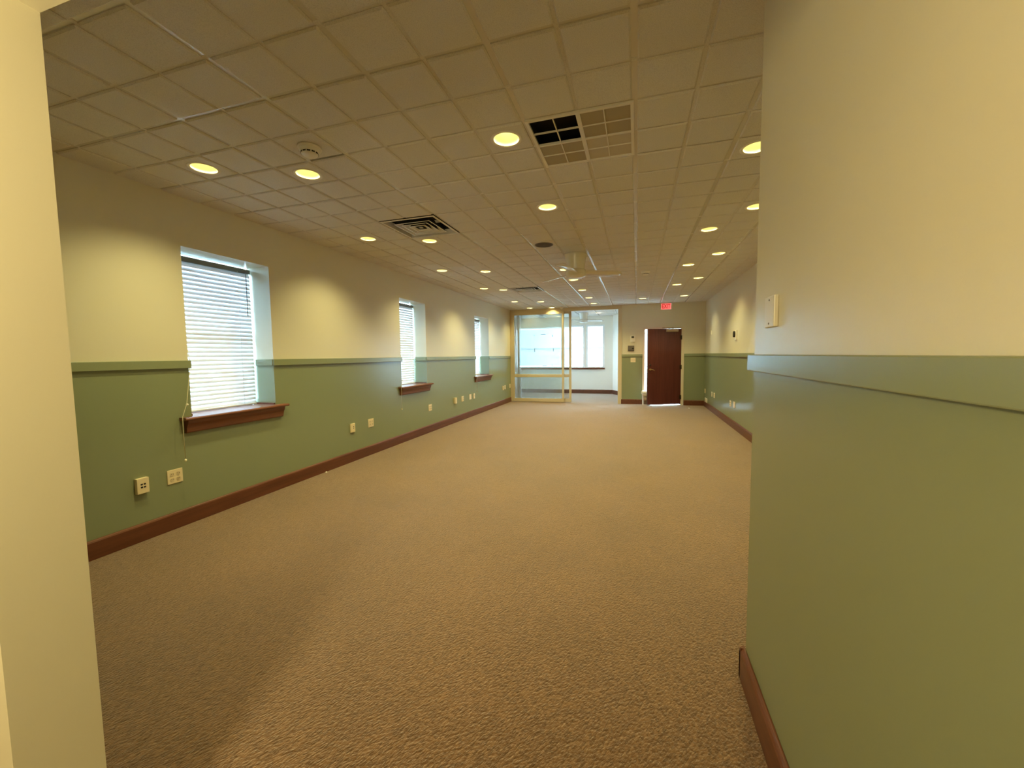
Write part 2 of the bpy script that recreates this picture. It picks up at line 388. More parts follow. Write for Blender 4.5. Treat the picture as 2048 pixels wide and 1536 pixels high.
def ceiling():
    mb = MB()
    x0, x1, y0, y1 = -4.7, 1.85, -2.5, 14.6
    holes = [(gi(i), gj(j)) for i, j in LIGHTS + [BAYLIGHT] + BAY_ADDED]
    skip = set()
    for (i0, j0) in ((-8, 6), (-8, 20), (-2, 2)):
        for a in range(2):
            for b in range(2): skip.add((i0 + a, j0 + b))
    ia, ib = math.floor((x0 - GX) / T), math.ceil((x1 - GX) / T)
    ja, jb = math.floor((y0 - GY) / T), math.ceil((y1 - GY) / T)
    for i in range(ia, ib):
        for j in range(ja, jb):
            if (i, j) in skip: continue
            # half-gap: grooves on odd lines 9 mm, metal tee on even lines 12 mm
            gx0 = 0.0145 if i % 2 == 0 else 0.009; gx1 = 0.0145 if (i + 1) % 2 == 0 else 0.009
            gy0 = 0.012 if j % 2 == 0 else 0.009; gy1 = 0.012 if (j + 1) % 2 == 0 else 0.009
            cx0, cx1, cy0, cy1 = gi(i) + gx0, gi(i + 1) - gx1, gj(j) + gy0, gj(j + 1) - gy1
            jit = random.uniform(-0.0008, 0.0008)
            zb = ZC + jit; b = 0.007; zt = ZC + 0.022
            if (i, j) == (-7, 1): zb += 0.001
            outer = [(cx0, cy0), (cx1, cy0), (cx1, cy1), (cx0, cy1)]
            inner = [(cx0 + b, cy0 + b), (cx1 - b, cy0 + b), (cx1 - b, cy1 - b), (cx0 + b, cy1 - b)]
            hole = [h for h in holes if gi(i) - 0.1 < h[0] < gi(i+1) + 0.1 and gj(j) - 0.1 < h[1] < gj(j+1) + 0.1]
            vs = [(x, y, zt) for x, y in outer] + [(x, y, zb + 0.006) for x, y in outer] + [(x, y, zb) for x, y in inner]
            fs = [[k, (k+1) % 4, 4 + (k+1) % 4, 4 + k] for k in range(4)] + [[4 + k, 4 + (k+1) % 4, 8 + (k+1) % 4, 8 + k] for k in range(4)]
            if not hole:
                mb.add(vs, fs + [[8, 9, 10, 11]])
            elif all(gi(i) < h[0] - RH and h[0] + RH < gi(i+1) and gj(j) < h[1] - RH and h[1] + RH < gj(j+1) for h in hole[:1]) and len(hole) == 1:
                mb.add(vs, fs)
                hx, hy = hole[0]; n = 32; ring = []; sq = []
                for k in range(n):
                    a = 2*PI*k/n + PI/4; c, s = math.cos(a), math.sin(a)
                    ring.append((hx + RH*c, hy + RH*s, zb))
                    m_ = max(abs(c), abs(s)); u, v = c / m_, s / m_
                    sq.append((inner[0][0] + (u + 1)/2*(inner[1][0]-inner[0][0]), inner[0][1] + (v + 1)/2*(inner[2][1]-inner[0][1]), zb))
                mb.add(ring + sq, [[k, (k+1) % n, n + (k+1) % n, n + k] for k in range(n)])
            else:
                # light straddles a joint: fine quads, those inside the hole left out
                n = 36; xs = [inner[0][0] + (inner[1][0]-inner[0][0])*k/n for k in range(n+1)]; yy = [inner[0][1] + (inner[2][1]-inner[0][1])*k/n for k in range(n+1)]
                mb.add(vs, fs)
                for p in range(n):
                    for q in range(n):
                        mx_, my_ = (xs[p]+xs[p+1])/2, (yy[q]+yy[q+1])/2
                        if any(math.hypot(mx_-h[0], my_-h[1]) < RH for h in hole): continue
                        mb.add([(xs[p], yy[q], zb), (xs[p+1], yy[q], zb), (xs[p+1], yy[q+1], zb), (xs[p], yy[q+1], zb)], [[0, 1, 2, 3]])
    big = [(gi(i0), gj(j0)) for (i0, j0) in ((-8, 6), (-8, 20), (-2, 2))]
    def strips(line, other_lo, other_hi, along):
        """cut a joint strip where a big grille or a lamp sits on it"""
        cuts = []
        for bx, by in big:
            c0, o0 = (bx, by) if along == 'y' else (by, bx)
            if c0 + 0.05 < line < c0 + 2*T - 0.05: cuts.append((o0, o0 + 2*T))
        for hx, hy in holes:
            c, o = (hx, hy) if along == 'y' else (hy, hx)
            if abs(line - c) < RH: cuts.append((o - RH, o + RH))
        if along == 'x' and abs(line - gj(2)) < 0.01: cuts.append((gi(-7) + 0.02, gi(-6) - 0.02))
        cuts.sort(); out = []; p = other_lo
        for a, b in cuts:
            if a > p: out.append((p, a))
            p = max(p, b)
        out.append((p, other_hi)); return out
    for i in range(ia, ib + 1):
        m_, h, z = (1, 0.0155, ZC + 0.0110) if i % 2 == 0 else (0, 0.011, ZC + 0.0095)
        for a, b in strips(gi(i), y0, y1, 'y'): mb.box(gi(i) - h, a, z, gi(i) + h, b, z + 0.006, mi=m_)
    for j in range(ja, jb + 1):
        m_, h, z = (1, 0.0135, ZC + 0.0118) if j % 2 == 0 else (0, 0.011, ZC + 0.010)
        for a, b in strips(gj(j), x0, x1, 'x'): mb.box(a, gj(j) - h, z, b, gj(j) + h, z + 0.006, mi=m_)
    mb.box(-4.75, -2.65, ZTOP, 1.95, 14.8, ZTOP + 0.1, mi=2)
    return mb.build('ceiling', [M['tile'], M['tbar'], M['plenum']])
struct(ceiling(), 'suspended grid ceiling of small square tiles over the hall', 'ceiling')

# ---------------------------------------------------------------- baseboards and chair rails
BH, BT = 0.137, 0.02
def base_prof(x, d):   # profile in (x or y, z); d = +1 grows to +
    return [(x, 0), (x + d*BT, 0), (x + d*BT, BH - 0.016), (x + d*BT*0.75, BH - 0.006), (x + d*BT*0.35, BH), (x, BH)]
def bb(name, label, parts):
    m = MB()
    for axis, base, d, a, b in parts: m.prism(base_prof(base, d), a, b, axis)
    return struct(m.build(name, M['base'], bevel=0.002), label, 'baseboard')
bb('baseboard_left', 'red-brown wooden baseboard running along the window wall', [('y', XL, 1, 0.6, YF - 0.03)])
bb('baseboard_right', 'red-brown wooden baseboard along the wall opposite the windows', [('y', XR, -1, 1.84, YF)])
bb('baseboard_back', 'short red-brown baseboard between the glass doors and the brown door', [('x', YF, -1, -0.40, 0.155)])
bb('baseboard_corner', 'short red-brown baseboard between the brown door and the corner', [('x', YF, -1, 1.205, XR)])
bb('baseboard_near', 'red-brown baseboard on the close projecting wall', [('y', 0.45, -1, -2.5, 1.855), ('x', 1.835, 1, 0.43, XR)])
bb('baseboard_front', 'red-brown baseboard on the inside of the partition', [('x', 0.60, 1, XL, -1.27)])
m = MB().prism(base_prof(BY, -1), -4.6, -0.785, 'x')
a0, a1 = Vector((-0.785, BY, 0)), Vector((-0.50, 13.88, 0)); dv = (a1 - a0).normalized(); nv = Vector((-dv.y, dv.x, 0)) * -1
if nv.x > 0: nv = -nv
pr = base_prof(0, 1)
m.add([a0 + nv*p[0] + Vector((0, 0, p[1])) for p in pr] + [a1 + nv*p[0] + Vector((0, 0, p[1])) for p in pr],
      [[i, (i+1) % 6, 6+(i+1) % 6, 6+i] for i in range(6)] + [list(range(6)), list(range(6, 12))])
m.prism(base_prof(-0.395, -1), 11.76, 13.6, 'y')
struct(m.build('baseboard_bay', M['base']), 'red-brown baseboard around the bay room', 'baseboard')

RT = 0.02
def rail_prof(x, d): return [(x, ZR0), (x + d*RT, ZR0), (x + d*RT, ZR1), (x, ZR1)]
def rail(n, label, parts):
    m = MB()
    for axis, base, d, a, b in parts: m.prism(rail_prof(base, d), a, b, axis)
    return struct(m.build('trim_%d' % n, M['rail'], bevel=0.003), label, 'chair rail')
rail(1, 'green chair rail on the window wall before the largest window', [('y', XL, 1, 0.6, WINS[0][0] + 0.012)])
for k in range(3):
    a = WINS[k][1]; b = WINS[k+1][0] + 0.012 if k < 2 else YF - 0.035
    lab = ['green chair rail between the largest and second windows', 'green chair rail between the second and third windows', 'green chair rail between the third window and the glass doors'][k]
    rail(2 + k, lab, [('y', XL, 1, a - 0.012, b), ('x', a, -1, XL - 0.22, XL)])
rail(5, 'green chair rail between the glass doors and the brown door', [('x', YF, -1, -0.385, 0.155)])
rail(6, 'green chair rail between the brown door and the corner', [('x', YF, -1, 1.205, XR)])
rail(7, 'green chair rail on the wall opposite the windows', [('y', XR, -1, 1.84, YF)])
rail(8, 'broad green chair rail on the close projecting wall', [('y', 0.45, -1, -2.5, 1.855)])

# ---------------------------------------------------------------- hall windows with sills
def window_unit(n, y0, y1, label):
    fr = MB()
    x0, x1 = -3.955, -3.915
    fr.box(x0, y0, WZ0 - 0.02, x1, y0 + 0.05, WZ1).box(x0, y1 - 0.03, WZ0 - 0.02, x1, y1, WZ1)
    fr.box(x0, y0 + 0.05, WZ1 - 0.03, x1, y1 - 0.03, WZ1).box(x0, y0 + 0.05, WZ0 - 0.02, x1, y1 - 0.03, WZ0 + 0.04)
    root = struct(fr.build('window_%d' % n, M['vinyl']), label, 'window')
    s = MB().box(-3.94, y0 + 0.05, 1.585, -3.92, y1 - 0.03, 1.635)
    s.build('meeting_rail', M['vinyl'], root)
    for z0, z1 in ((WZ0 + 0.04, 1.585), (1.635, WZ1 - 0.03)):
        MB().box(-3.940, y0 + 0.05, z0, -3.934, y1 - 0.03, z1).build('pane', M['glass'], root)
    sl = MB()
    nose = [(-3.918, 0.875), (-3.532, 0.875), (-3.525, 0.880), (-3.523, 0.888), (-3.527, 0.896), (-3.536, 0.90), (-3.888, 0.90)]
    sl.prism([(-3.914, 0.878), (XL, 0.878), (XL, 0.90), (-3.914, 0.90)], y0 + 0.002, y1 - 0.002)
    sl.prism([(XL + 0.001, 0.875)] + nose[1:6] + [(XL + 0.001, 0.90)], y0 - 0.10, y1 + 0.10)
    so = sl.build('sill', M['sill'], root)
    so['label'] = 'red-brown wooden sill board'
    ap = MB().prism([(XL, 0.765), (-3.585, 0.765), (-3.575, 0.775), (-3.572, 0.80), (-3.566, 0.825), (-3.553, 0.845), (-3.548, 0.875), (XL, 0.875)], y0 - 0.065, y1 + 0.065)
    ap.build('apron', M['sill'], root)
    st = MB().box(-3.86, y1 - 0.014, 0.90, XL - 0.01, y1, 0.916).box(-3.86, y0, 0.90, XL - 0.01, y0 + 0.014, 0.916)
    st.build('sill_strip', M['base'], root)
wl = ['largest-looking deep-set window with white blind, first along the window wall', 'deep-set window with white blind, second along the window wall', 'narrow-looking deep-set window, third along the window wall, next to the glass doors']
for k, (a, b) in enumerate(WINS): window_unit(k + 1, a, b, wl[k])

def slat_mesh(mb, y0, y1, x, z, w, ang, thick=0.0015, n=4, axis='y', sag=0.006):
    """one curved slat, closed by tilt ang (0 = flat)"""
    top = []
    for k in range(n + 1):
        t = (k / n - 0.5)
        u = t * w; h = sag * (1 - 4*t*t)
        px = u*math.cos(ang) + h*math.sin(ang); pz = -u*math.sin(ang) + h*math.cos(ang)
        top.append((px, pz))
    prof = [(x + p[0], z + p[1]) for p in top]
    prof2 = [(x + p[0] - thick*math.sin(ang), z + p[1] - thick*math.cos(ang)) for p in top]
    mb.prism(prof + prof2[::-1], y0, y1, axis)

BLINDS = []
def hall_blind(y0, y1, cord_y, label, wand):
    x = XBL
    r = thing('window_blind', label, 'blind', (x, (y0 + y1)/2, WZ0), group=None)
    yc = (y0 + y1)/2; L = (y1 - y0)/2
    def loc(mb): # shift to local
        mb.v = [(p[0] - x, p[1] - yc, p[2] - WZ0) for p in mb.v]; return mb
    hb = MB().box(x - 0.03, y0 + 0.012, WZ1 - 0.066, x + 0.022, y1 - 0.014, WZ1 - 0.024)
    loc(hb).build('headrail', M['blind_rail'], r, bevel=0.003)
    s = MB(); pitch = 0.0405; z = WZ1 - 0.084; k = 0
    while z > WZ0 + 0.03:
        slat_mesh(s, y0 + 0.018, y1 - 0.015, x, z, 0.050, math.radians(66)); z -= pitch; k += 1
    loc(s).build('slats', M['slat'], r)
    b = MB().box(x - 0.022, y0 + 0.018, WZ0 + 0.004, x + 0.022, y1 - 0.015, WZ0 + 0.018)
    loc(b).build('bottom_rail', M['blind_rail'] if False else M['vinyl'], r, bevel=0.003)
    for yy in (y0 + 0.13, y1 - 0.16): loc(MB().tube([(x + 0.027, yy, WZ1 - 0.06), (x + 0.027, yy, WZ0 + 0.02)], 0.0013, 6)).build('ladder_cord', M['vinyl'], r)
    if wand:
        wn = MB().tube([(x + 0.035, y1 - 0.075, WZ1 - 0.06), (x + 0.036, y1 - 0.077, WZ1 - 0.5)], 0.0035, 6)
        loc(wn).build('wand', M['blind_rail'], r)
    c = MB().tube([(x + 0.03, y0 + 0.05, WZ1 - 0.05), (XL + 0.005, y0 + 0.012, 1.35), (-3.525, cord_y + 0.05, 1.02), (-3.515, cord_y + 0.004, 0.915), (-3.513, cord_y, 0.80), (-3.515, cord_y + 0.004, 0.565)], 0.0022, 6)
    co = loc(c).build('pull_cord', M['cord'], r)
    loc(MB().ball((-3.525, cord_y + 0.052, 1.01), 0.009)).build('bead', M['bead'], co)
    loc(MB().ball((-3.515, cord_y + 0.004, 0.558), 0.0095, sz=1.2)).build('bead', M['bead'], co)
    return r
bl = ['closed white slatted blind in the largest-looking window, its cord hanging over the sill', 'closed white slatted blind in the second window along, cord hanging below the sill', 'closed white slatted blind in the third window, next to the glass doors']
hall_blind(*WINS[0], 2.335, bl[0], True); hall_blind(*WINS[1], 5.545, bl[1], False); hall_blind(*WINS[2], 8.70, bl[2], False)

# ---------------------------------------------------------------- bay windows and blinds
def bay_window(n, x0, x1, label):
    fr = MB(); y0, y1 = BY - 0.012, BY + 0.11
    fr.box(x0 - 0.035, y0, BZ0 - 0.02, x0 + 0.03, y1, BZ1 + 0.03).box(x1 - 0.03, y0, BZ0 - 0.02, x1 + 0.035, y1, BZ1 + 0.03)
    fr.box(x0 + 0.03, y0, BZ1 - 0.03, x1 - 0.03, y1, BZ1 + 0.03).box(x0 + 0.03, y0 + 0.03, BZ0 - 0.02, x1 - 0.03, y1, BZ0 + 0.03)
    root = struct(fr.build('window_%d' % n, M['vinyl']), label, 'window')
    MB().box(x0 + 0.03, BY + 0.06, 1.60, x1 - 0.03, BY + 0.10, 1.65).build('meeting_rail', M['vinyl'], root)
    for a, b in ((BZ0 + 0.03, 1.60), (1.65, BZ1 - 0.03)):
        MB().box(x0 + 0.03, BY + 0.078, a, x1 - 0.03, BY + 0.083, b).build('pane', M['glass'], root)
    return root
r4 = bay_window(4, *BW[0], 'wide bay room window seen through the glass doors')
r5 = bay_window(5, *BW[1], 'middle bay room window beside the edge of the glass doors')
r6 = bay_window(6, *BW[2], 'last narrow bay room window, seen through the open gap')
fr = MB()  # unseen side window added to brighten the bay room
for yy in (12.1, 12.905, 13.71): fr.box(-4.74, yy, 1.15, -4.64, yy + 0.04, 2.2)
for zz in (1.15, 2.16): fr.box(-4.74, 12.14, zz, -4.64, 13.71, zz + 0.04)
r7 = struct(fr.build('window_7', M['vinyl']), 'large side window of the bay room, hidden behind the glass doors', 'window')
for yy in (12.14, 12.945): MB().box(-4.70, yy, 1.19, -4.694, yy + 0.765, 2.16).build('pane', M['glass'], r7)
m = MB().prism([(BY + 0.0, BZ0 - 0.07), (BY - 0.035, BZ0 - 0.07), (BY - 0.05, BZ0 - 0.045), (BY - 0.075, BZ0 - 0.04), (BY - 0.075, BZ0 - 0.015), (BY + 0.0, BZ0 - 0.015)], -4.35, -1.055, 'x')
struct(m.build('trim_9', M['sill']), 'long red-brown sill under the bay room windows', 'window sill')
def bay_blind(x0, x1, label):
    yb = BY + 0.028
    r = thing('mini_blind', label, 'blind', ((x0 + x1)/2, yb, BZ0 + 0.03)); o = Vector(r.location)
    def loc(mb): mb.v = [(p[0]-o.x, p[1]-o.y, p[2]-o.z) for p in mb.v]; return mb
    loc(MB().box(x0 + 0.035, yb - 0.018, BZ1 - 0.065, x1 - 0.035, yb + 0.018, BZ1 - 0.035)).build('headrail', M['vinyl'], r)
    s = MB(); z = BZ1 - 0.08
    while z > BZ0 + 0.06:
        slat_mesh(s, x0 + 0.04, x1 - 0.04, yb, z, 0.025, math.radians(-63), n=2, axis='x', sag=0.002, thick=0.0008); z -= 0.0215
    loc(s).build('slats', M['minislat'], r)
    loc(MB().box(x0 + 0.04, yb - 0.012, BZ0 + 0.036, x1 - 0.04, yb + 0.012, BZ0 + 0.048)).build('bottom_rail', M['vinyl'], r)
    for xx in (x0 + 0.14, x1 - 0.14): loc(MB().tube([(xx, yb - 0.014, BZ1 - 0.06), (xx, yb - 0.014, BZ0 + 0.05)], 0.0012, 5)).build('ladder_cord', M['vinyl'], r)
bay_blind(*BW[0], 'white mini blind of the wide bay window behind the glass doors')
bay_blind(*BW[1], 'white mini blind of the middle bay window')
bay_blind(*BW[2], 'white mini blind of the last narrow bay window, nearest the brown door')

# ---------------------------------------------------------------- sliding glass doors
fm = MB().box(-3.60, YF - 0.015, 2.612, -0.385, YF + 0.13, ZC - 0.002).box(-0.49, YF - 0.015, 0, -0.385, YF + 0.13, 2.612)
fm.box(-3.60, YF + 0.03, 0, -3.545, YF + 0.13, 2.612)
struct(fm.build('trim_10', M['alu'], bevel=0.004), 'tan metal header and jambs around the sliding glass doors', 'door frame')
def glass_door(n, x0, x1, sl, sr, y0, y1, label, tapes, gm):
    z = (0.012, 0.112, 0.737, 0.821, 2.553, 2.672)
    a = MB().box(x0, y0, z[0], x0 + sl, y1, z[5]).box(x1 - sr, y0, z[0], x1, y1, z[5])
    for p, q in ((0, 1), (2, 3), (4, 5)): a.box(x0 + sl, y0 + 0.002, z[p], x1 - sr, y1 - 0.002, z[q])
    root = struct(a.build('door_%d' % n, M['alu'], bevel=0.003), label, 'glass door')
    ym = (y0 + y1)/2
    up = MB().box(x0 + sl, ym - 0.003, z[3], x1 - sr, ym + 0.003, z[4]).build('pane', gm, root)
    MB().box(x0 + sl, ym - 0.003, z[1], x1 - sr, ym + 0.003, z[2]).build('pane', gm, root)
    for tx0, tz0, tx1, tz1 in tapes:
        t = MB().box(tx0, ym - 0.006, tz0, tx1, ym - 0.003, tz1).build('tape_strip', M['tape'], up)
    return root
tapes = [(-2.875, 1.945, -2.855, 1.965), (-2.665, 1.968, -2.525, 1.982), (-2.331, 1.905, -2.315, 1.955), (-2.866, 1.470, -2.848, 1.58),
         (-2.310, 1.480, -2.292, 1.57), (-2.625, 1.058, -2.49, 1.070), (-2.342, 1.075, -2.322, 1.097)]
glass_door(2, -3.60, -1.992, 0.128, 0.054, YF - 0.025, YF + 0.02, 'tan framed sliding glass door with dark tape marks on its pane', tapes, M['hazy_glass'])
glass_door(3, -3.40, -1.79, 0.06, 0.062, YF + 0.045, YF + 0.09, 'rear tan framed sliding glass door standing behind the taped one', [], M['door_glass'])

# ---------------------------------------------------------------- exit door
FX0, FX1, FZ = 0.208, 1.130, 2.035
fr = MB()
for a, b in ((DX0 - 0.012, FX0), (FX1, 1.203)): fr.box(a, YF - 0.016, 0, b, YF + 0.14, 2.088)
fr.box(FX0, YF - 0.016, FZ, FX1, YF + 0.14, 2.088)
fr.box(FX0, YF + 0.04, 0, FX0 + 0.014, YF + 0.10, FZ).box(FX1 - 0.014, YF + 0.04, 0, FX1, YF + 0.10, FZ)
door = struct(fr.build('door_1', M['frame_paint'], bevel=0.003), 'cream framed exit door standing ajar, its leaf red-brown wood', 'door')
MB().box(FX0, YF - 0.02, 0.0, FX1, YF + 0.14, 0.012).build('threshold', M['threshold'], door, bevel=0.003)
ANG = math.radians(20.5)
W, TH = 0.905, 0.044
leaf = MB().box(-W, -TH/2, 0.032, 0, TH/2, 2.026, mis=[1, 1, 0, 1, 0, 1]).build('leaf', [M['door'], M['door_edge']], door, loc=(FX1 - 0.006, YF + 0.0, 0), rotz=ANG)
leaf['label'] = 'dark red-brown wooden door leaf'
# rotation about the hinge: -x direction swings toward -y (into the hall)
for zz in (0.22, 1.02, 1.80):
    MB().lathe([(0.011, zz - 0.055), (0.011, zz + 0.055)], 12, (0.003, -TH/2 - 0.004), cap0=True, cap1=True).box(-0.04, -TH/2 - 0.003, zz - 0.055, 0.0, -TH/2 - 0.0005, zz + 0.055).build('hinge', M['dark_metal'], leaf)
hd = MB()
hc = (-W + 0.07, -TH/2, 0.965)
rose = [(hc[0] + 0.03*math.cos(2*PI*k/20), hc[2] + 0.03*math.sin(2*PI*k/20)) for k in range(20)]
hd.prism(rose, hc[1], hc[1] - 0.014, 'y')
hd.tube([(hc[0], hc[1] - 0.01, hc[2]), (hc[0], hc[1] - 0.05, hc[2]), (hc[0] + 0.02, hc[1] - 0.056, hc[2] + 0.002), (hc[0] + 0.075, hc[1] - 0.056, hc[2] - 0.014), (hc[0] + 0.105, hc[1] - 0.05, hc[2] - 0.035)], 0.0095, 10)
hd.build('lever_handle', M['brass'], leaf)
MB().box(-W - 0.002, -0.013, 0.89, -W + 0.0005, 0.013, 1.10).build('latch_plate', M['brass'], leaf)
MB().lathe([(0.02, 0), (0.02, 0.012)], 16, (0, 0), cap0=True, cap1=True).build('deadbolt', M['dark_metal'], leaf, loc=(hc[0], hc[1], hc[2] + 0.12)).rotation_euler = (PI/2, 0, 0)
cl = MB().box(-0.42, -TH/2 - 0.055, 1.952, -0.105, -TH/2, 2.016).build('door_closer', M['closer'], leaf, bevel=0.006)
ar = MB().box(0.665, YF - 0.05, 2.045, 0.93, YF - 0.036, 2.068).box(0.90, YF - 0.075, 2.028, 0.93, YF - 0.036, 2.062).box(0.655, YF - 0.04, 2.035, 0.72, YF - 0.014, 2.076)
ar.tube([(0.92, YF - 0.06, 2.04), (0.80, YF - 0.15, 2.035), (0.82, YF - 0.20, 2.01)], 0.008, 8)
ar.build('closer_arm', M['closer'], door)

# outside: porch post behind the gap
pc = thing('porch_column', 'white round porch post standing outside the open door', 'column', (0.325, 14.1, 0.005))
MB().lathe([(0.14, 0), (0.14, 0.12), (0.105, 0.15), (0.10, 1.2), (0.09, 1.96), (0.105, 1.98)], 28, cap0=True).build('shaft', M['porch'], pc)
MB().lathe([(0.10, 1.98), (0.16, 2.02), (0.19, 2.10), (0.19, 2.32), (0.15, 2.36)], 28, cap0=True, cap1=True).build('capital', M['porch'], pc)

# pail
pl = thing('plastic_pail', 'white lidded plastic pail with a brown label, standing against the open door', 'pail', (0.268, YF - 0.155, 0.0))
MB().lathe([(0.104, 0.0), (0.108, 0.01), (0.122, 0.335), (0.127, 0.34), (0.127, 0.35), (0.122, 0.352)], 40, cap0=True).build('body', M['pail'], pl)
MB().lathe([(0.129, 0.335), (0.131, 0.345), (0.131, 0.372), (0.124, 0.385), (0.10, 0.387), (0.096, 0.381), (0.002, 0.381)], 40).build('lid', M['pail'], pl)
lb = MB(); n = 16; vs = []
for k in range(n + 1):
    a = math.radians(-132 + 90*k/n)
    for rr, zz in ((0.1105, 0.03), (0.1215, 0.30)): vs.append((rr*math.cos(a), rr*math.sin(a), zz))
    for rr, zz in ((0.108, 0.03), (0.119, 0.30)): vs.append((rr*math.cos(a), rr*math.sin(a), zz))
lb.add(vs, [[4*k, 4*k+4, 4*k+5, 4*k+1] for k in range(n)] + [[4*k+2, 4*k+3, 4*k+7, 4*k+6] for k in range(n)] + [[4*k+1, 4*k+5, 4*k+7, 4*k+3] for k in range(n)] + [[4*k, 4*k+2, 4*k+6, 4*k+4] for k in range(n)], 0, True)
lb.build('label', M['label'], pl)
hd = MB().tube([(0.13*math.cos(t)*1.0, -0.02 - 0.125*math.sin(t)*0.9, 0.325 - 0.05*math.sin(t)) for t in [PI*k/16 for k in range(17)]], 0.0025, 6)
hd.ball((-0.131, -0.01, 0.325), 0.014).ball((0.131, -0.01, 0.325), 0.014)
hd.build('handle', M['pail'], pl)

# ---------------------------------------------------------------- recessed lights
def lamp_data(name, watts, col):
    l = bpy.data.lights.new(name, 'SPOT'); l.energy = watts; l.color = col
    l.spot_size = math.radians(126); l.spot_blend = 0.85; l.shadow_soft_size = 0.05
    return l
HALL_LAMP = lamp_data('hall_lamp', LAMP_W, LAMP_COL); BAY_LAMP = lamp_data('bay_lamp', BAY_W, (1.0, 0.86, 0.60))
def make_light(lamp=HALL_LAMP):
    r = bpy.data.objects.new('recessed_downlight', None); C.objects.link(r); r.empty_display_size = 0.05
    MB().lathe([(RH - 0.008, 0.0), (RH + 0.001, -0.004), (RH + 0.012, -0.0035), (RH + 0.013, 0.0005)], 40).build('trim_ring', M['trim_ring'], r)
    MB().lathe([(RH - 0.008, 0.0), (RH - 0.012, 0.02), (0.070, 0.055), (0.062, 0.075), (0.060, 0.10), (0.002, 0.10)], 40).build('reflector', M['reflector'], r)
    MB().lathe([(0.058, 0.088), (0.056, 0.074), (0.045, 0.066), (0.002, 0.063)], 16).build('bulb', M['bulb'], r)
    lo = bpy.data.objects.new('lamp', lamp); C.objects.link(lo); lo.parent = r; lo.location = (0, 0, 0.058)
    return r
LL = {
 0: 'lit recessed downlight, first in the row along the window wall, before the largest window',
 1: 'lit recessed downlight, second in the row along the window wall, level with the near vent',
 2: 'lit recessed downlight, third in the row along the window wall, level with the second window',
 3: 'lit recessed downlight, fourth in the row along the window wall',
 4: 'lit recessed downlight, fifth in the row along the window wall, past the far vent',
 5: 'lit recessed downlight, last in the row along the window wall, over the glass doors',
 6: 'lit recessed downlight just beyond the nearer smoke detector',
 7: 'lit recessed downlight at the far edge of the near square vent',
 8: 'lit recessed downlight, third in the inner row beside the window wall',
 9: 'lit recessed downlight close beside the far square vent',
 10: 'lit recessed downlight, fifth in the inner row beside the window wall',
 11: 'lit recessed downlight touching the glass door header, beside the small ceiling sensor',
 12: 'lit recessed downlight beside the large return grille',
 13: 'lit recessed downlight between the return grille and the round dark speaker',
 14: 'lit recessed downlight beside the tip of a ceiling fan blade',
 15: 'lit recessed downlight seen just beneath the ceiling fan hub',
 16: 'lit recessed downlight, first past the fan in the central row',
 17: 'lit recessed downlight, second past the fan in the central row',
 18: 'lit recessed downlight at the end of the central row, before the glass door header',
 19: 'lit recessed downlight partly cut off by the close wall, nearest of the row',
 20: 'lit recessed downlight, second in the inner row opposite the windows',
 21: 'lit recessed downlight, third in the inner row opposite the windows',
 22: 'lit recessed downlight, fourth in the inner row opposite the windows',
 23: 'lit recessed downlight before the end wall, between the glass doors and EXIT sign',
 24: 'lit recessed downlight partly cut off by the close wall, first of the outermost row',
 25: 'lit recessed downlight, second in the outermost row opposite the windows',
 26: 'lit recessed downlight, third in the outermost row opposite the windows',
 27: 'lit recessed downlight in front of the EXIT sign, nearest the far corner',
}
proto = make_light()
for k, (i, j) in enumerate(LIGHTS):
    o = proto if k == 0 else copy_tree(proto)
    o.location = (gi(i), gj(j), ZC); tag(o, LL[k], 'ceiling light', 'recessed downlights in the hall ceiling')
o = bayp = make_light(BAY_LAMP); o.location = (gi(BAYLIGHT[0]), gj(BAYLIGHT[1]), ZC); tag(o, 'lit recessed downlight in the bay room ceiling beside its fan', 'ceiling light')
for k, (i, j) in enumerate(BAY_ADDED):
    o = copy_tree(bayp); o.location = (gi(i), gj(j), ZC)
    tag(o, ['lit recessed downlight in the bay room ceiling, window side, by the doors', 'lit recessed downlight in the bay room ceiling, window side, by the far wall', 'lit recessed downlight in the bay room ceiling just past the door header'][k], 'ceiling light')
gl = thing('globe_pendant_light', 'lit white glass globe pendant hanging in the passage before the hall', 'pendant light', (ADDED_GLOBE[0], ADDED_GLOBE[1], ZC))  # unseen passage lamp; globe form and place made up to light the walls
MB().lathe([(0.06, 0), (0.06, -0.02), (0.012, -0.035)], 32, cap0=True).build('canopy', M['trim_ring'], gl)
MB().tube([(0, 0, -0.03), (0, 0, -0.77)], 0.006, 8).build('stem', M['trim_ring'], gl)
MB().lathe([(0.03, -0.755), (0.045, -0.77), (0.045, -0.80)], 24, cap0=True).build('fitter', M['trim_ring'], gl)
MB().lathe([(0.13*math.sin(PI*k/14), -0.915 + 0.13*math.cos(PI*k/14)) if 0 < k < 14 else (0.002, -0.915 + 0.13*math.cos(PI*k/14)) for k in range(1, 15)], 20).build('globe', M['globe'], gl)

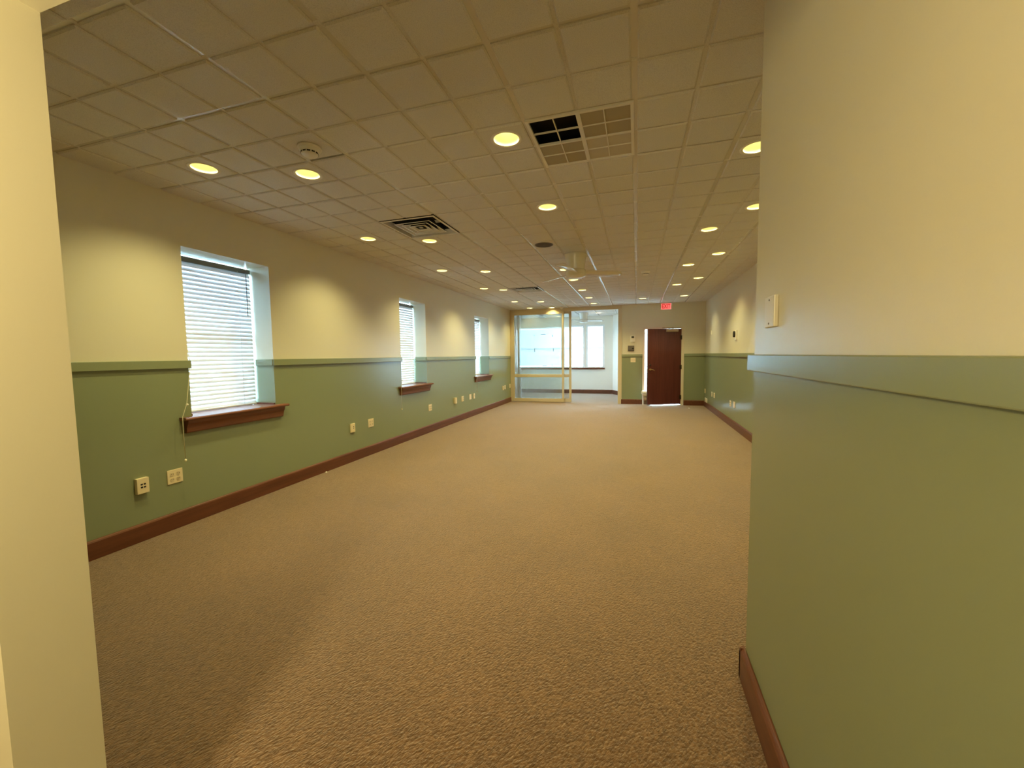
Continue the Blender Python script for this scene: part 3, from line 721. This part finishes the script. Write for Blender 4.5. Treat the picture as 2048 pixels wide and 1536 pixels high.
# ---------------------------------------------------------------- ceiling vents
def square_vent(i, j, label, tilt):
    cx, cy = gi(i + 1), gj(j + 1); h = T - 0.006
    r = thing('ceiling_vent', label, 'vent', (cx, cy, ZC), group='square four-way ceiling vents')
    MB().box(-h, -h, 0.14, h, h, 0.15).box(-h, -h, 0.0, -h + 0.004, h, 0.14).box(h - 0.004, -h, 0, h, h, 0.14).box(-h, -h, 0, h, -h + 0.004, 0.14).box(-h, h - 0.004, 0, h, h, 0.14).build('plenum_box', M['vent_dark'], r)
    f = MB()
    def ring(mb, a, za, b, zb, t=0.002, dark=False):
        def sq(s, z): return [(-s, -s, z), (s, -s, z), (s, s, z), (-s, s, z)]
        vs = sq(a, za) + sq(b, zb) + sq(a, za + t) + sq(b, zb + t)
        fs = []
        for k in range(4):
            n = (k + 1) % 4
            fs += [[k, n, 4+n, 4+k], [8+k, 8+n, 12+n, 12+k], [k, n, 8+n, 8+k], [4+k, 4+n, 12+n, 12+k]]
        o = len(mb.f); mb.add(vs, fs)
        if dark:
            for q in range(4): mb.mi[o + 4*q + 1] = 1  # blackens upper blade faces: shade inside the diffuser put into the colour
    ring(f, h, 0.0, h - 0.022, -0.003); ring(f, h - 0.022, -0.003, h - 0.026, 0.05)
    f.build('frame', M['vent'], r)
    for a in (0.198, 0.145, 0.092):
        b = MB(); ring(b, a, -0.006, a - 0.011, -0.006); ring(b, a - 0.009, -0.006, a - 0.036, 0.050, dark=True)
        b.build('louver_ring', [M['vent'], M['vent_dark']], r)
    c = MB(); ring(c, 0.045, 0.002, 0.02, 0.002); c.box(-0.045, -0.045, 0.002, 0.045, 0.045, 0.005)
    c.build('centre_plate', M['vent'], r)
    b = MB().box(-0.004, -h + 0.05, 0.035, 0.004, h - 0.05, 0.06).box(-h + 0.05, -0.004, 0.035, h - 0.05, 0.004, 0.06)
    b.build('support_bar', M['vent'], r)
    return r
square_vent(-8, 6, 'near square white ceiling vent with nested louvers, beside the window wall', 0)
square_vent(-8, 20, 'smaller-looking far square ceiling vent with nested louvers, beside two downlights', 0)

rg = thing('return_grille', 'large square return grille with one black quarter in the ceiling', 'vent', (gi(-1), gj(3), ZC))
h = T - 0.004
MB().box(-h, -h, 0.10, h, h, 0.11).box(-h, -h, 0.012, -h + 0.003, h, 0.10).box(h - 0.003, -h, 0.012, h, h, 0.10).box(-h, -h, 0.012, h, -h + 0.003, 0.10).box(-h, h - 0.003, 0.012, h, h, 0.10).build('duct_box', M['vent_dark'], rg)
fm = MB().box(-h, -h, -0.002, -h + 0.018, h, 0.012).box(h - 0.018, -h, -0.002, h, h, 0.012).box(-h + 0.018, -h, -0.002, h - 0.018, -h + 0.018, 0.012).box(-h + 0.018, h - 0.018, -0.002, h - 0.018, h, 0.012)
fm.build('frame', M['vent'], rg)
MB().box(-0.012, -h + 0.018, -0.001, 0.012, h - 0.018, 0.012).box(-h + 0.018, -0.007, -0.001, -0.012, 0.007, 0.012).box(0.012, -0.007, -0.001, h - 0.018, 0.007, 0.012).build('cross_bar', M['vent'], rg)
q = h - 0.018
for sx in (-1, 1):
    for sy in (-1, 1):
        b = MB(); cx, cy = sx*q/2, sy*q/2
        b.box(cx - 0.003, min(sy*0.007, sy*q), 0.0, cx + 0.003, max(sy*0.007, sy*q), 0.010)
        b.box(min(sx*0.012, sx*q), cy - 0.0025, 0.0005, cx - 0.003, cy + 0.0025, 0.010).box(cx + 0.003, cy - 0.0025, 0.0005, max(sx*0.012, sx*q), cy + 0.0025, 0.010)
        b.build('divider_bar', M['vent'], rg)
        if (sx, sy) != (-1, -1):
            p = MB().box(min(sx*0.012, sx*q), min(sy*0.007, sy*q), 0.006, max(sx*0.012, sx*q), max(sy*0.007, sy*q), 0.009)
            p.build('perforated_panel', M['perf_b'] if (sx, sy) == (1, 1) else M['perf_a'], rg)

# smoke detectors, speaker, dome sensor
def smoke(i, j, label, s=1.0):
    r = thing('smoke_detector', label, 'smoke detector', (gi(i), gj(j), ZC), group='ceiling smoke detectors')
    MB().lathe([(0.072*s, 0), (0.074*s, -0.006), (0.070*s, -0.012), (0.062*s, -0.013)], 36, cap0=True).build('base', M['white_plastic'], r)
    MB().lathe([(0.062*s, -0.012), (0.060*s, -0.028), (0.052*s, -0.032), (0.050*s, -0.044), (0.040*s, -0.053), (0.001, -0.056)], 36).build('body', M['white_plastic'], r)
    v = MB()
    for k in range(12):
        a = 2*PI*k/12 + 0.1; c, s_ = math.cos(a), math.sin(a); t = 0.010*s; rr = 0.0515*s
        v.add([(rr*c - t*s_, rr*s_ + t*c, -0.033), (rr*c + t*s_, rr*s_ - t*c, -0.033), (rr*c + t*s_, rr*s_ - t*c, -0.043), (rr*c - t*s_, rr*s_ + t*c, -0.043),
               (0.045*s*c, 0.045*s*s_, -0.038)], [[0, 1, 2, 3], [0, 1, 4], [1, 2, 4], [2, 3, 4], [3, 0, 4]])
    v.build('slot', M['black'], r)
smoke(-6.5, 1.5, 'round white smoke detector on the near ceiling tile with a dark gap')
smoke(0.5, 17.5, 'round white smoke detector in the far ceiling, past the fan', 1.0)
r = thing('ceiling_speaker', 'round flush ceiling speaker with dark mesh before the fan', 'speaker', (gi(-3.5), gj(10.5), ZC))
MB().lathe([(0.112, 0.001), (0.113, -0.004), (0.104, -0.006), (0.10, -0.003)], 40).build('rim', M['grey_box'], r)
MB().lathe([(0.101, -0.003), (0.06, -0.006), (0.001, -0.007)], 40).build('mesh_cover', M['speaker'], r)
r = thing('ceiling_sensor', 'small white cone-shaped sensor on the ceiling by the glass door header', 'sensor', (gi(-6.55), gj(31.7), ZC))
MB().lathe([(0.06, 0), (0.06, -0.012), (0.05, -0.018)], 28, cap0=True).build('base', M['white_plastic'], r)
MB().lathe([(0.048, -0.016), (0.038, -0.045), (0.02, -0.062), (0.001, -0.067)], 28).build('lens', M['white_plastic'], r)

# ---------------------------------------------------------------- ceiling fans
def fan(x, y, label, angs, s=1.0):
    r = thing('ceiling_fan', label, 'ceiling fan', (x, y, ZC))
    MB().lathe([(0.146*s, 0), (0.146*s, -0.012), (0.139*s, -0.05), (0.128*s, -0.11), (0.118*s, -0.185), (0.116*s, -0.205)], 48, cap0=True).build('canopy', M['fan'], r)
    MB().lathe([(0.112*s, -0.203), (0.131*s, -0.207), (0.134*s, -0.225), (0.134*s, -0.268), (0.128*s, -0.276)], 48).build('motor_housing', M['fan'], r)
    MB().lathe([(0.130*s, -0.272), (0.134*s, -0.280), (0.128*s, -0.292), (0.10*s, -0.306), (0.05*s, -0.316), (0.001, -0.318)], 48).build('bottom_cap', M['fan'], r)
    for a in angs:
        b = MB(); N = 14; top = []; bot = []
        vs = []
        for k in range(N + 1):
            t = k / N; rr = 0.115 + t*0.505
            wdt = (0.055 + 0.05*math.sin(min(1, t*1.25)*PI*0.55)) * (1 if t < 0.86 else math.sqrt(max(0.02, 1 - ((t - 0.86)/0.14)**2)))
            pit = math.radians(17 - 7*t)
            for sgn, zz in ((-1, 0.004), (0, 0.006), (1, 0.004), (1, -0.001), (0, -0.003), (-1, -0.001)):
                u = sgn*wdt
                vs.append((rr, u*math.cos(pit), -0.248 - u*math.sin(pit) + zz - 0.015*t))
        fs = [[6*k + q, 6*k + (q+1) % 6, 6*k + 6 + (q+1) % 6, 6*k + 6 + q] for k in range(N) for q in range(6)] + [list(range(6)), list(range(6*N, 6*N + 6))]
        b.add(vs, fs, 0, True)
        o = b.build('blade', M['fan'], r); o.rotation_euler.z = math.radians(a)
fan(-0.79, 5.545, 'white three-blade ceiling fan hugging the hall ceiling', (19, 143, 262))
fan(-1.635, 13.25, 'white ceiling fan in the bay room, seen through the gap beside the glass doors', (2, 122, 242))

# ---------------------------------------------------------------- EXIT sign
ex = thing('exit_sign', 'glowing red EXIT sign under the ceiling above the brown door', 'sign', (0.738, YF, 2.532))
MB().box(-0.148, -0.055, 0.0, 0.148, 0.0, 0.18).build('housing', M['white_plastic'], ex, bevel=0.008)
MB().box(-0.122, -0.0575, 0.016, 0.122, -0.054, 0.168).build('face', M['exit_face'], ex)
cu = bpy.data.curves.new('exit_text', 'FONT'); cu.body = 'EXIT'; cu.size = 0.155; cu.align_x = 'CENTER'; cu.align_y = 'CENTER'; cu.extrude = 0.0015; cu.offset = 0.0045
to = bpy.data.objects.new('exit_text_src', cu); C.objects.link(to)
bpy.context.view_layer.update()
dg = bpy.context.evaluated_depsgraph_get()
me = bpy.data.meshes.new_from_object(to.evaluated_get(dg)); me.name = 'letters'
bpy.data.objects.remove(to, do_unlink=True)
me.materials.clear(); me.materials.append(M['exit_letter'])
lt = bpy.data.objects.new('letters', me); C.objects.link(lt); lt.parent = ex
lt.location = (0, -0.059, 0.092); lt.rotation_euler = (PI/2, 0, 0)
xs = [v.co.x for v in me.vertices]; lt.scale.x = 0.205 / (max(xs) - min(xs)); 

# ---------------------------------------------------------------- wall plates
def wall_frame(root, facing):
    """facing '+x' for the window wall, '-x' for the opposite wall, '-y' for end wall: local x along wall, local -y out of the wall"""
    root.rotation_euler.z = {'-y': 0, '+x': PI/2, '-x': -PI/2}[facing]
def duplex(mb_root, xo, zo=0.0):
    for dz in (-0.021, 0.021):
        prof = [(xo + 0.0165*max(-0.82, min(0.82, math.cos(2*PI*k/20)))*1.1, zo + dz + 0.0145*math.sin(2*PI*k/20)) for k in range(20)]
        s = MB().prism(prof, -0.0060, -0.0085, 'y').build('receptacle', M['ivory_dim'], mb_root)
        for sx in (-1, 1): MB().box(xo + sx*0.0050, -0.0092, zo + dz - 0.003, xo + sx*0.0075, -0.0084, zo + dz + 0.006).build('slot', M['black'], s)
def plate(name, label, cat, pos, facing, w, hgt, kind, group=None, thick=0.006):
    r = thing(name, label, cat, pos, 0, group); wall_frame(r, facing)
    MB().box(-w/2, -thick, -hgt/2, w/2, 0, hgt/2).build('plate', M['ivory'], r, bevel=0.003)
    if kind == 'duplex2': duplex(r, -w*0.2); duplex(r, w*0.2)
    elif kind == 'duplex': duplex(r, 0)
    elif kind == 'jack2':
        for dz in (0.0, -0.022): MB().box(-0.005 + 0.008, -thick - 0.001, dz + 0.012, 0.018, -thick + 0.002, dz + 0.023).build('jack', M['black'], r)
    elif kind == 'jack4':
        for dx in (-0.010, 0.010):
            for dz in (0.0, -0.022): MB().box(dx - 0.007, -thick - 0.001, dz + 0.006, dx + 0.007, -thick + 0.002, dz + 0.018).build('jack', M['black'], r)
    elif kind == 'blank':
        for dz in (-hgt*0.36, hgt*0.36): MB().prism([(0.004*math.cos(2*PI*k/12), dz + 0.004*math.sin(2*PI*k/12)) for k in range(12)], -thick, -thick - 0.0015, 'y').build('screw', M['ivory_dim'], r)
    elif kind == 'switch2':
        for dx in (-w*0.2, w*0.2): MB().box(dx - 0.016, -thick - 0.004, -0.033, dx + 0.016, -thick, 0.033).build('rocker', M['ivory_dim'], r, bevel=0.002)
    return r
GW = 'plates low on the window wall'
plate('data_outlet', 'ivory data box with four dark jacks, lowest wall plate nearest the opening', 'outlet', (XL, 2.066, 0.427), '+x', 0.080, 0.118, 'jack4', GW, 0.030)
plate('wall_outlet', 'wide ivory double outlet under the largest window, beside the four-jack data box', 'outlet', (XL, 2.306, 0.429), '+x', 0.117, 0.115, 'duplex2', GW)
plate('data_outlet', 'ivory data plate with two dark jacks between the largest and second windows', 'outlet', (XL, 4.476, 0.447), '+x', 0.086, 0.117, 'jack2', GW, 0.018)
plate('wall_outlet', 'wide ivory double outlet just past the two-jack data plate', 'outlet', (XL, 4.875, 0.450), '+x', 0.120, 0.118, 'duplex2', GW)
plate('wall_outlet', 'ivory outlet plate alone just past the second window', 'outlet', (XL, 6.612, 0.447), '+x', 0.117, 0.116, 'duplex2', GW)
plate('cable_outlet', 'ivory surface box standing out from the wall, first of four between windows', 'outlet', (XL, 7.655, 0.461), '+x', 0.080, 0.122, 'blank', GW, 0.042)
plate('wall_outlet', 'ivory outlet plate second of four before the third window', 'outlet', (XL, 8.066, 0.456), '+x', 0.117, 0.118, 'duplex2', GW)
plate('wall_outlet', 'ivory plate third of four, just before the third window', 'outlet', (XL, 8.495, 0.456), '+x', 0.117, 0.120, 'blank', GW)
plate('data_outlet', 'narrow ivory data plate last of four, just before the third window', 'outlet', (XL, 8.705, 0.453), '+x', 0.078, 0.120, 'jack2', GW, 0.014)
plate('data_outlet', 'narrow ivory data plate past the third window, before the glass doors', 'outlet', (XL, 10.86, 0.466), '+x', 0.085, 0.120, 'jack2', GW, 0.012)
plate('wall_outlet', 'ivory outlet plate past the third window, second from the glass doors', 'outlet', (XL, 11.04, 0.474), '+x', 0.110, 0.120, 'duplex', GW)
plate('wall_outlet', 'ivory outlet plate tight beside the glass door frame', 'outlet', (XL, 11.52, 0.478), '+x', 0.075, 0.120, 'blank', GW)
GR = 'plates low on the wall opposite the windows'
plate('wall_outlet', 'ivory outlet plate in the corner beyond the brown door', 'outlet', (XR, 11.50, 0.40), '-x', 0.12, 0.115, 'duplex', GR)
plate('wall_outlet', 'ivory outlet plate, first of the pair past the floor register', 'outlet', (XR, 10.50, 0.409), '-x', 0.10, 0.115, 'duplex', GR)
plate('wall_outlet', 'wider ivory outlet plate, second of the pair past the floor register', 'outlet', (XR, 10.20, 0.412), '-x', 0.14, 0.115, 'duplex2', GR)
plate('wall_outlet', 'ivory outlet plate, farther of the two before the close wall', 'outlet', (XR, 8.525, 0.420), '-x', 0.117, 0.115, 'duplex2', GR)
plate('data_outlet', 'ivory plate with slots, nearer of the two before the close wall', 'outlet', (XR, 8.20, 0.432), '-x', 0.117, 0.115, 'blank', GR, 0.010)
rr = thing('wall_register', 'white air register low on the wall near the far corner', 'vent', (XR, 11.30, 0.165)); wall_frame(rr, '-x')
MB().box(-0.17, -0.012, -0.07, 0.17, 0, 0.07).build('frame', M['white_plastic'], rr, bevel=0.004)
for k in range(7): MB().box(-0.145, -0.016, -0.052 + 0.016*k, 0.145, -0.010, -0.046 + 0.016*k).build('louver', M['ivory_dim'], rr)
plate('light_switch', 'ivory double light switch beside the brown door, under the chair rail', 'switch', (-0.088, YF, 1.215), '-y', 0.130, 0.122, 'switch2')
th = thing('thermostat', 'white thermostat with dark screen beside the brown door', 'thermostat', (-0.10, YF, 1.792))
MB().box(-0.062, -0.028, -0.088, 0.066, 0, 0.088).build('case', M['white_plastic'], th, bevel=0.006)
MB().box(-0.034, -0.030, 0.022, 0.034, -0.027, 0.068).build('screen', M['lcd'], th)
MB().box(-0.034, -0.0295, -0.006, 0.034, -0.0275, 0.002).build('button_row', M['ivory_dim'], th)
kp = thing('alarm_keypad', 'dark grey keypad box on the wall under the white thermostat', 'keypad', (-0.142, YF, 1.537))
MB().box(-0.082, -0.035, -0.070, 0.082, 0, 0.070).build('case', M['grey_box'], kp, bevel=0.004)
MB().box(0.022, -0.037, -0.022, 0.072, -0.034, 0.008).build('screen', M['black'], kp)
MB().box(-0.078, -0.037, -0.066, 0.078, -0.034, -0.050).build('lower_flap', M['black'], kp)
dv_ = thing('wall_intercom', 'cream wall unit with a black oval on the wall opposite the windows', 'intercom', (XR, 8.20, 1.70)); wall_frame(dv_, '-x')
MB().box(-0.06, -0.02, -0.095, 0.075, 0, 0.085).build('case', M['white_plastic'], dv_, bevel=0.005)
MB().prism([(-0.010 + 0.03*math.cos(2*PI*k/24), 0.012 + 0.055*math.sin(2*PI*k/24)) for k in range(24)], -0.019, -0.05, 'y').build('sensor_eye', M['black'], dv_)
sn = thing('wall_sensor', 'tiny cream sensor high on the wall opposite the windows, near the corner', 'sensor', (XR, 10.75, 1.87)); wall_frame(sn, '-x')
MB().box(-0.035, -0.015, -0.05, 0.035, 0, 0.05).build('case', M['white_plastic'], sn, bevel=0.004)
MB().box(-0.012, -0.018, -0.012, 0.012, -0.014, 0.012).build('eye', M['ivory_dim'], sn)
# small box on the close wall
bx = thing('wall_cover_box', 'white screwed cover box above the chair rail of the close wall', 'wall box', (0.45, 1.612, 1.518)); wall_frame(bx, '-x')
MB().box(-0.052, -0.014, -0.053, 0.052, 0, 0.053).build('case', M['white_plastic'], bx, bevel=0.003)
for dz in (-0.040, 0.040): MB().prism([(0.0035*math.cos(2*PI*k/12), dz + 0.0035*math.sin(2*PI*k/12)) for k in range(12)], -0.0135, -0.0155, 'y').build('screw', M['grey_box'], bx)

# scraps on the carpet
def scrap(label, x, y, s):
    b = MB(); n = 7
    pts = [(s*(0.7 + 0.4*random.random())*math.cos(2*PI*k/n), s*(0.7 + 0.4*random.random())*math.sin(2*PI*k/n)) for k in range(n)]
    b.add([(p[0], p[1], 0.003) for p in pts] + [(p[0]*0.6, p[1]*0.6, 0.012 + 0.006*random.random()) for p in pts],
          [[k, (k+1) % n, n + (k+1) % n, n + k] for k in range(n)] + [list(range(n)), list(range(n, 2*n))])
    tag(b.build('paper_scrap', M['paper'], loc=(x, y, 0)), label, 'scrap')
scrap('tiny white scrap on the carpet against the window wall baseboard', -3.555, 3.93, 0.014)
scrap('tiny white scrap on the carpet in front of the brown door', 1.27, 10.95, 0.022)

# ---------------------------------------------------------------- light from outside
wd = bpy.data.worlds.new('daylight'); scene.world = wd; wd.use_nodes = True
bg = wd.node_tree.nodes['Background']
bg.inputs['Color'].default_value = (0.47, 0.75, 1.0, 1); bg.inputs['Strength'].default_value = 11.5

# ---------------------------------------------------------------- camera
f_px, yaw, pitch, roll = 811.7, 0.2977, -0.0701, -0.0124
cy, sy, cp, sp, cr, sr = math.cos(yaw), math.sin(yaw), math.cos(pitch), math.sin(pitch), math.cos(roll), math.sin(roll)
right = Vector((cy, sy, 0)); f0 = Vector((-sy, cy, 0)); u0 = Vector((0, 0, 1))
fw = cp*f0 + sp*u0; up = -sp*f0 + cp*u0
r_, u_ = cr*right + sr*up, -sr*right + cr*up
cam = bpy.data.cameras.new('camera'); co = bpy.data.objects.new('camera', cam); C.objects.link(co)
cam.sensor_width = 36; cam.lens = 36*f_px/2048; cam.clip_start = 0.02; cam.clip_end = 200
mw = Matrix((( r_.x, u_.x, -fw.x, 0), (r_.y, u_.y, -fw.y, 0), (r_.z, u_.z, -fw.z, 1.379), (0, 0, 0, 1)))
co.matrix_world = mw
scene.camera = co

vs = scene.view_settings
vs.view_transform = 'Standard'; vs.look = 'None'; vs.gamma = 1; vs.use_curve_mapping = False; vs.exposure = 1.7
scene.cycles.use_denoising = True
scene.cycles.max_bounces = 10; scene.cycles.diffuse_bounces = 6; scene.cycles.transparent_max_bounces = 12
scene.cycles.sample_clamp_indirect = 8
scene.cycles.caustics_reflective = False; scene.cycles.caustics_refractive = False
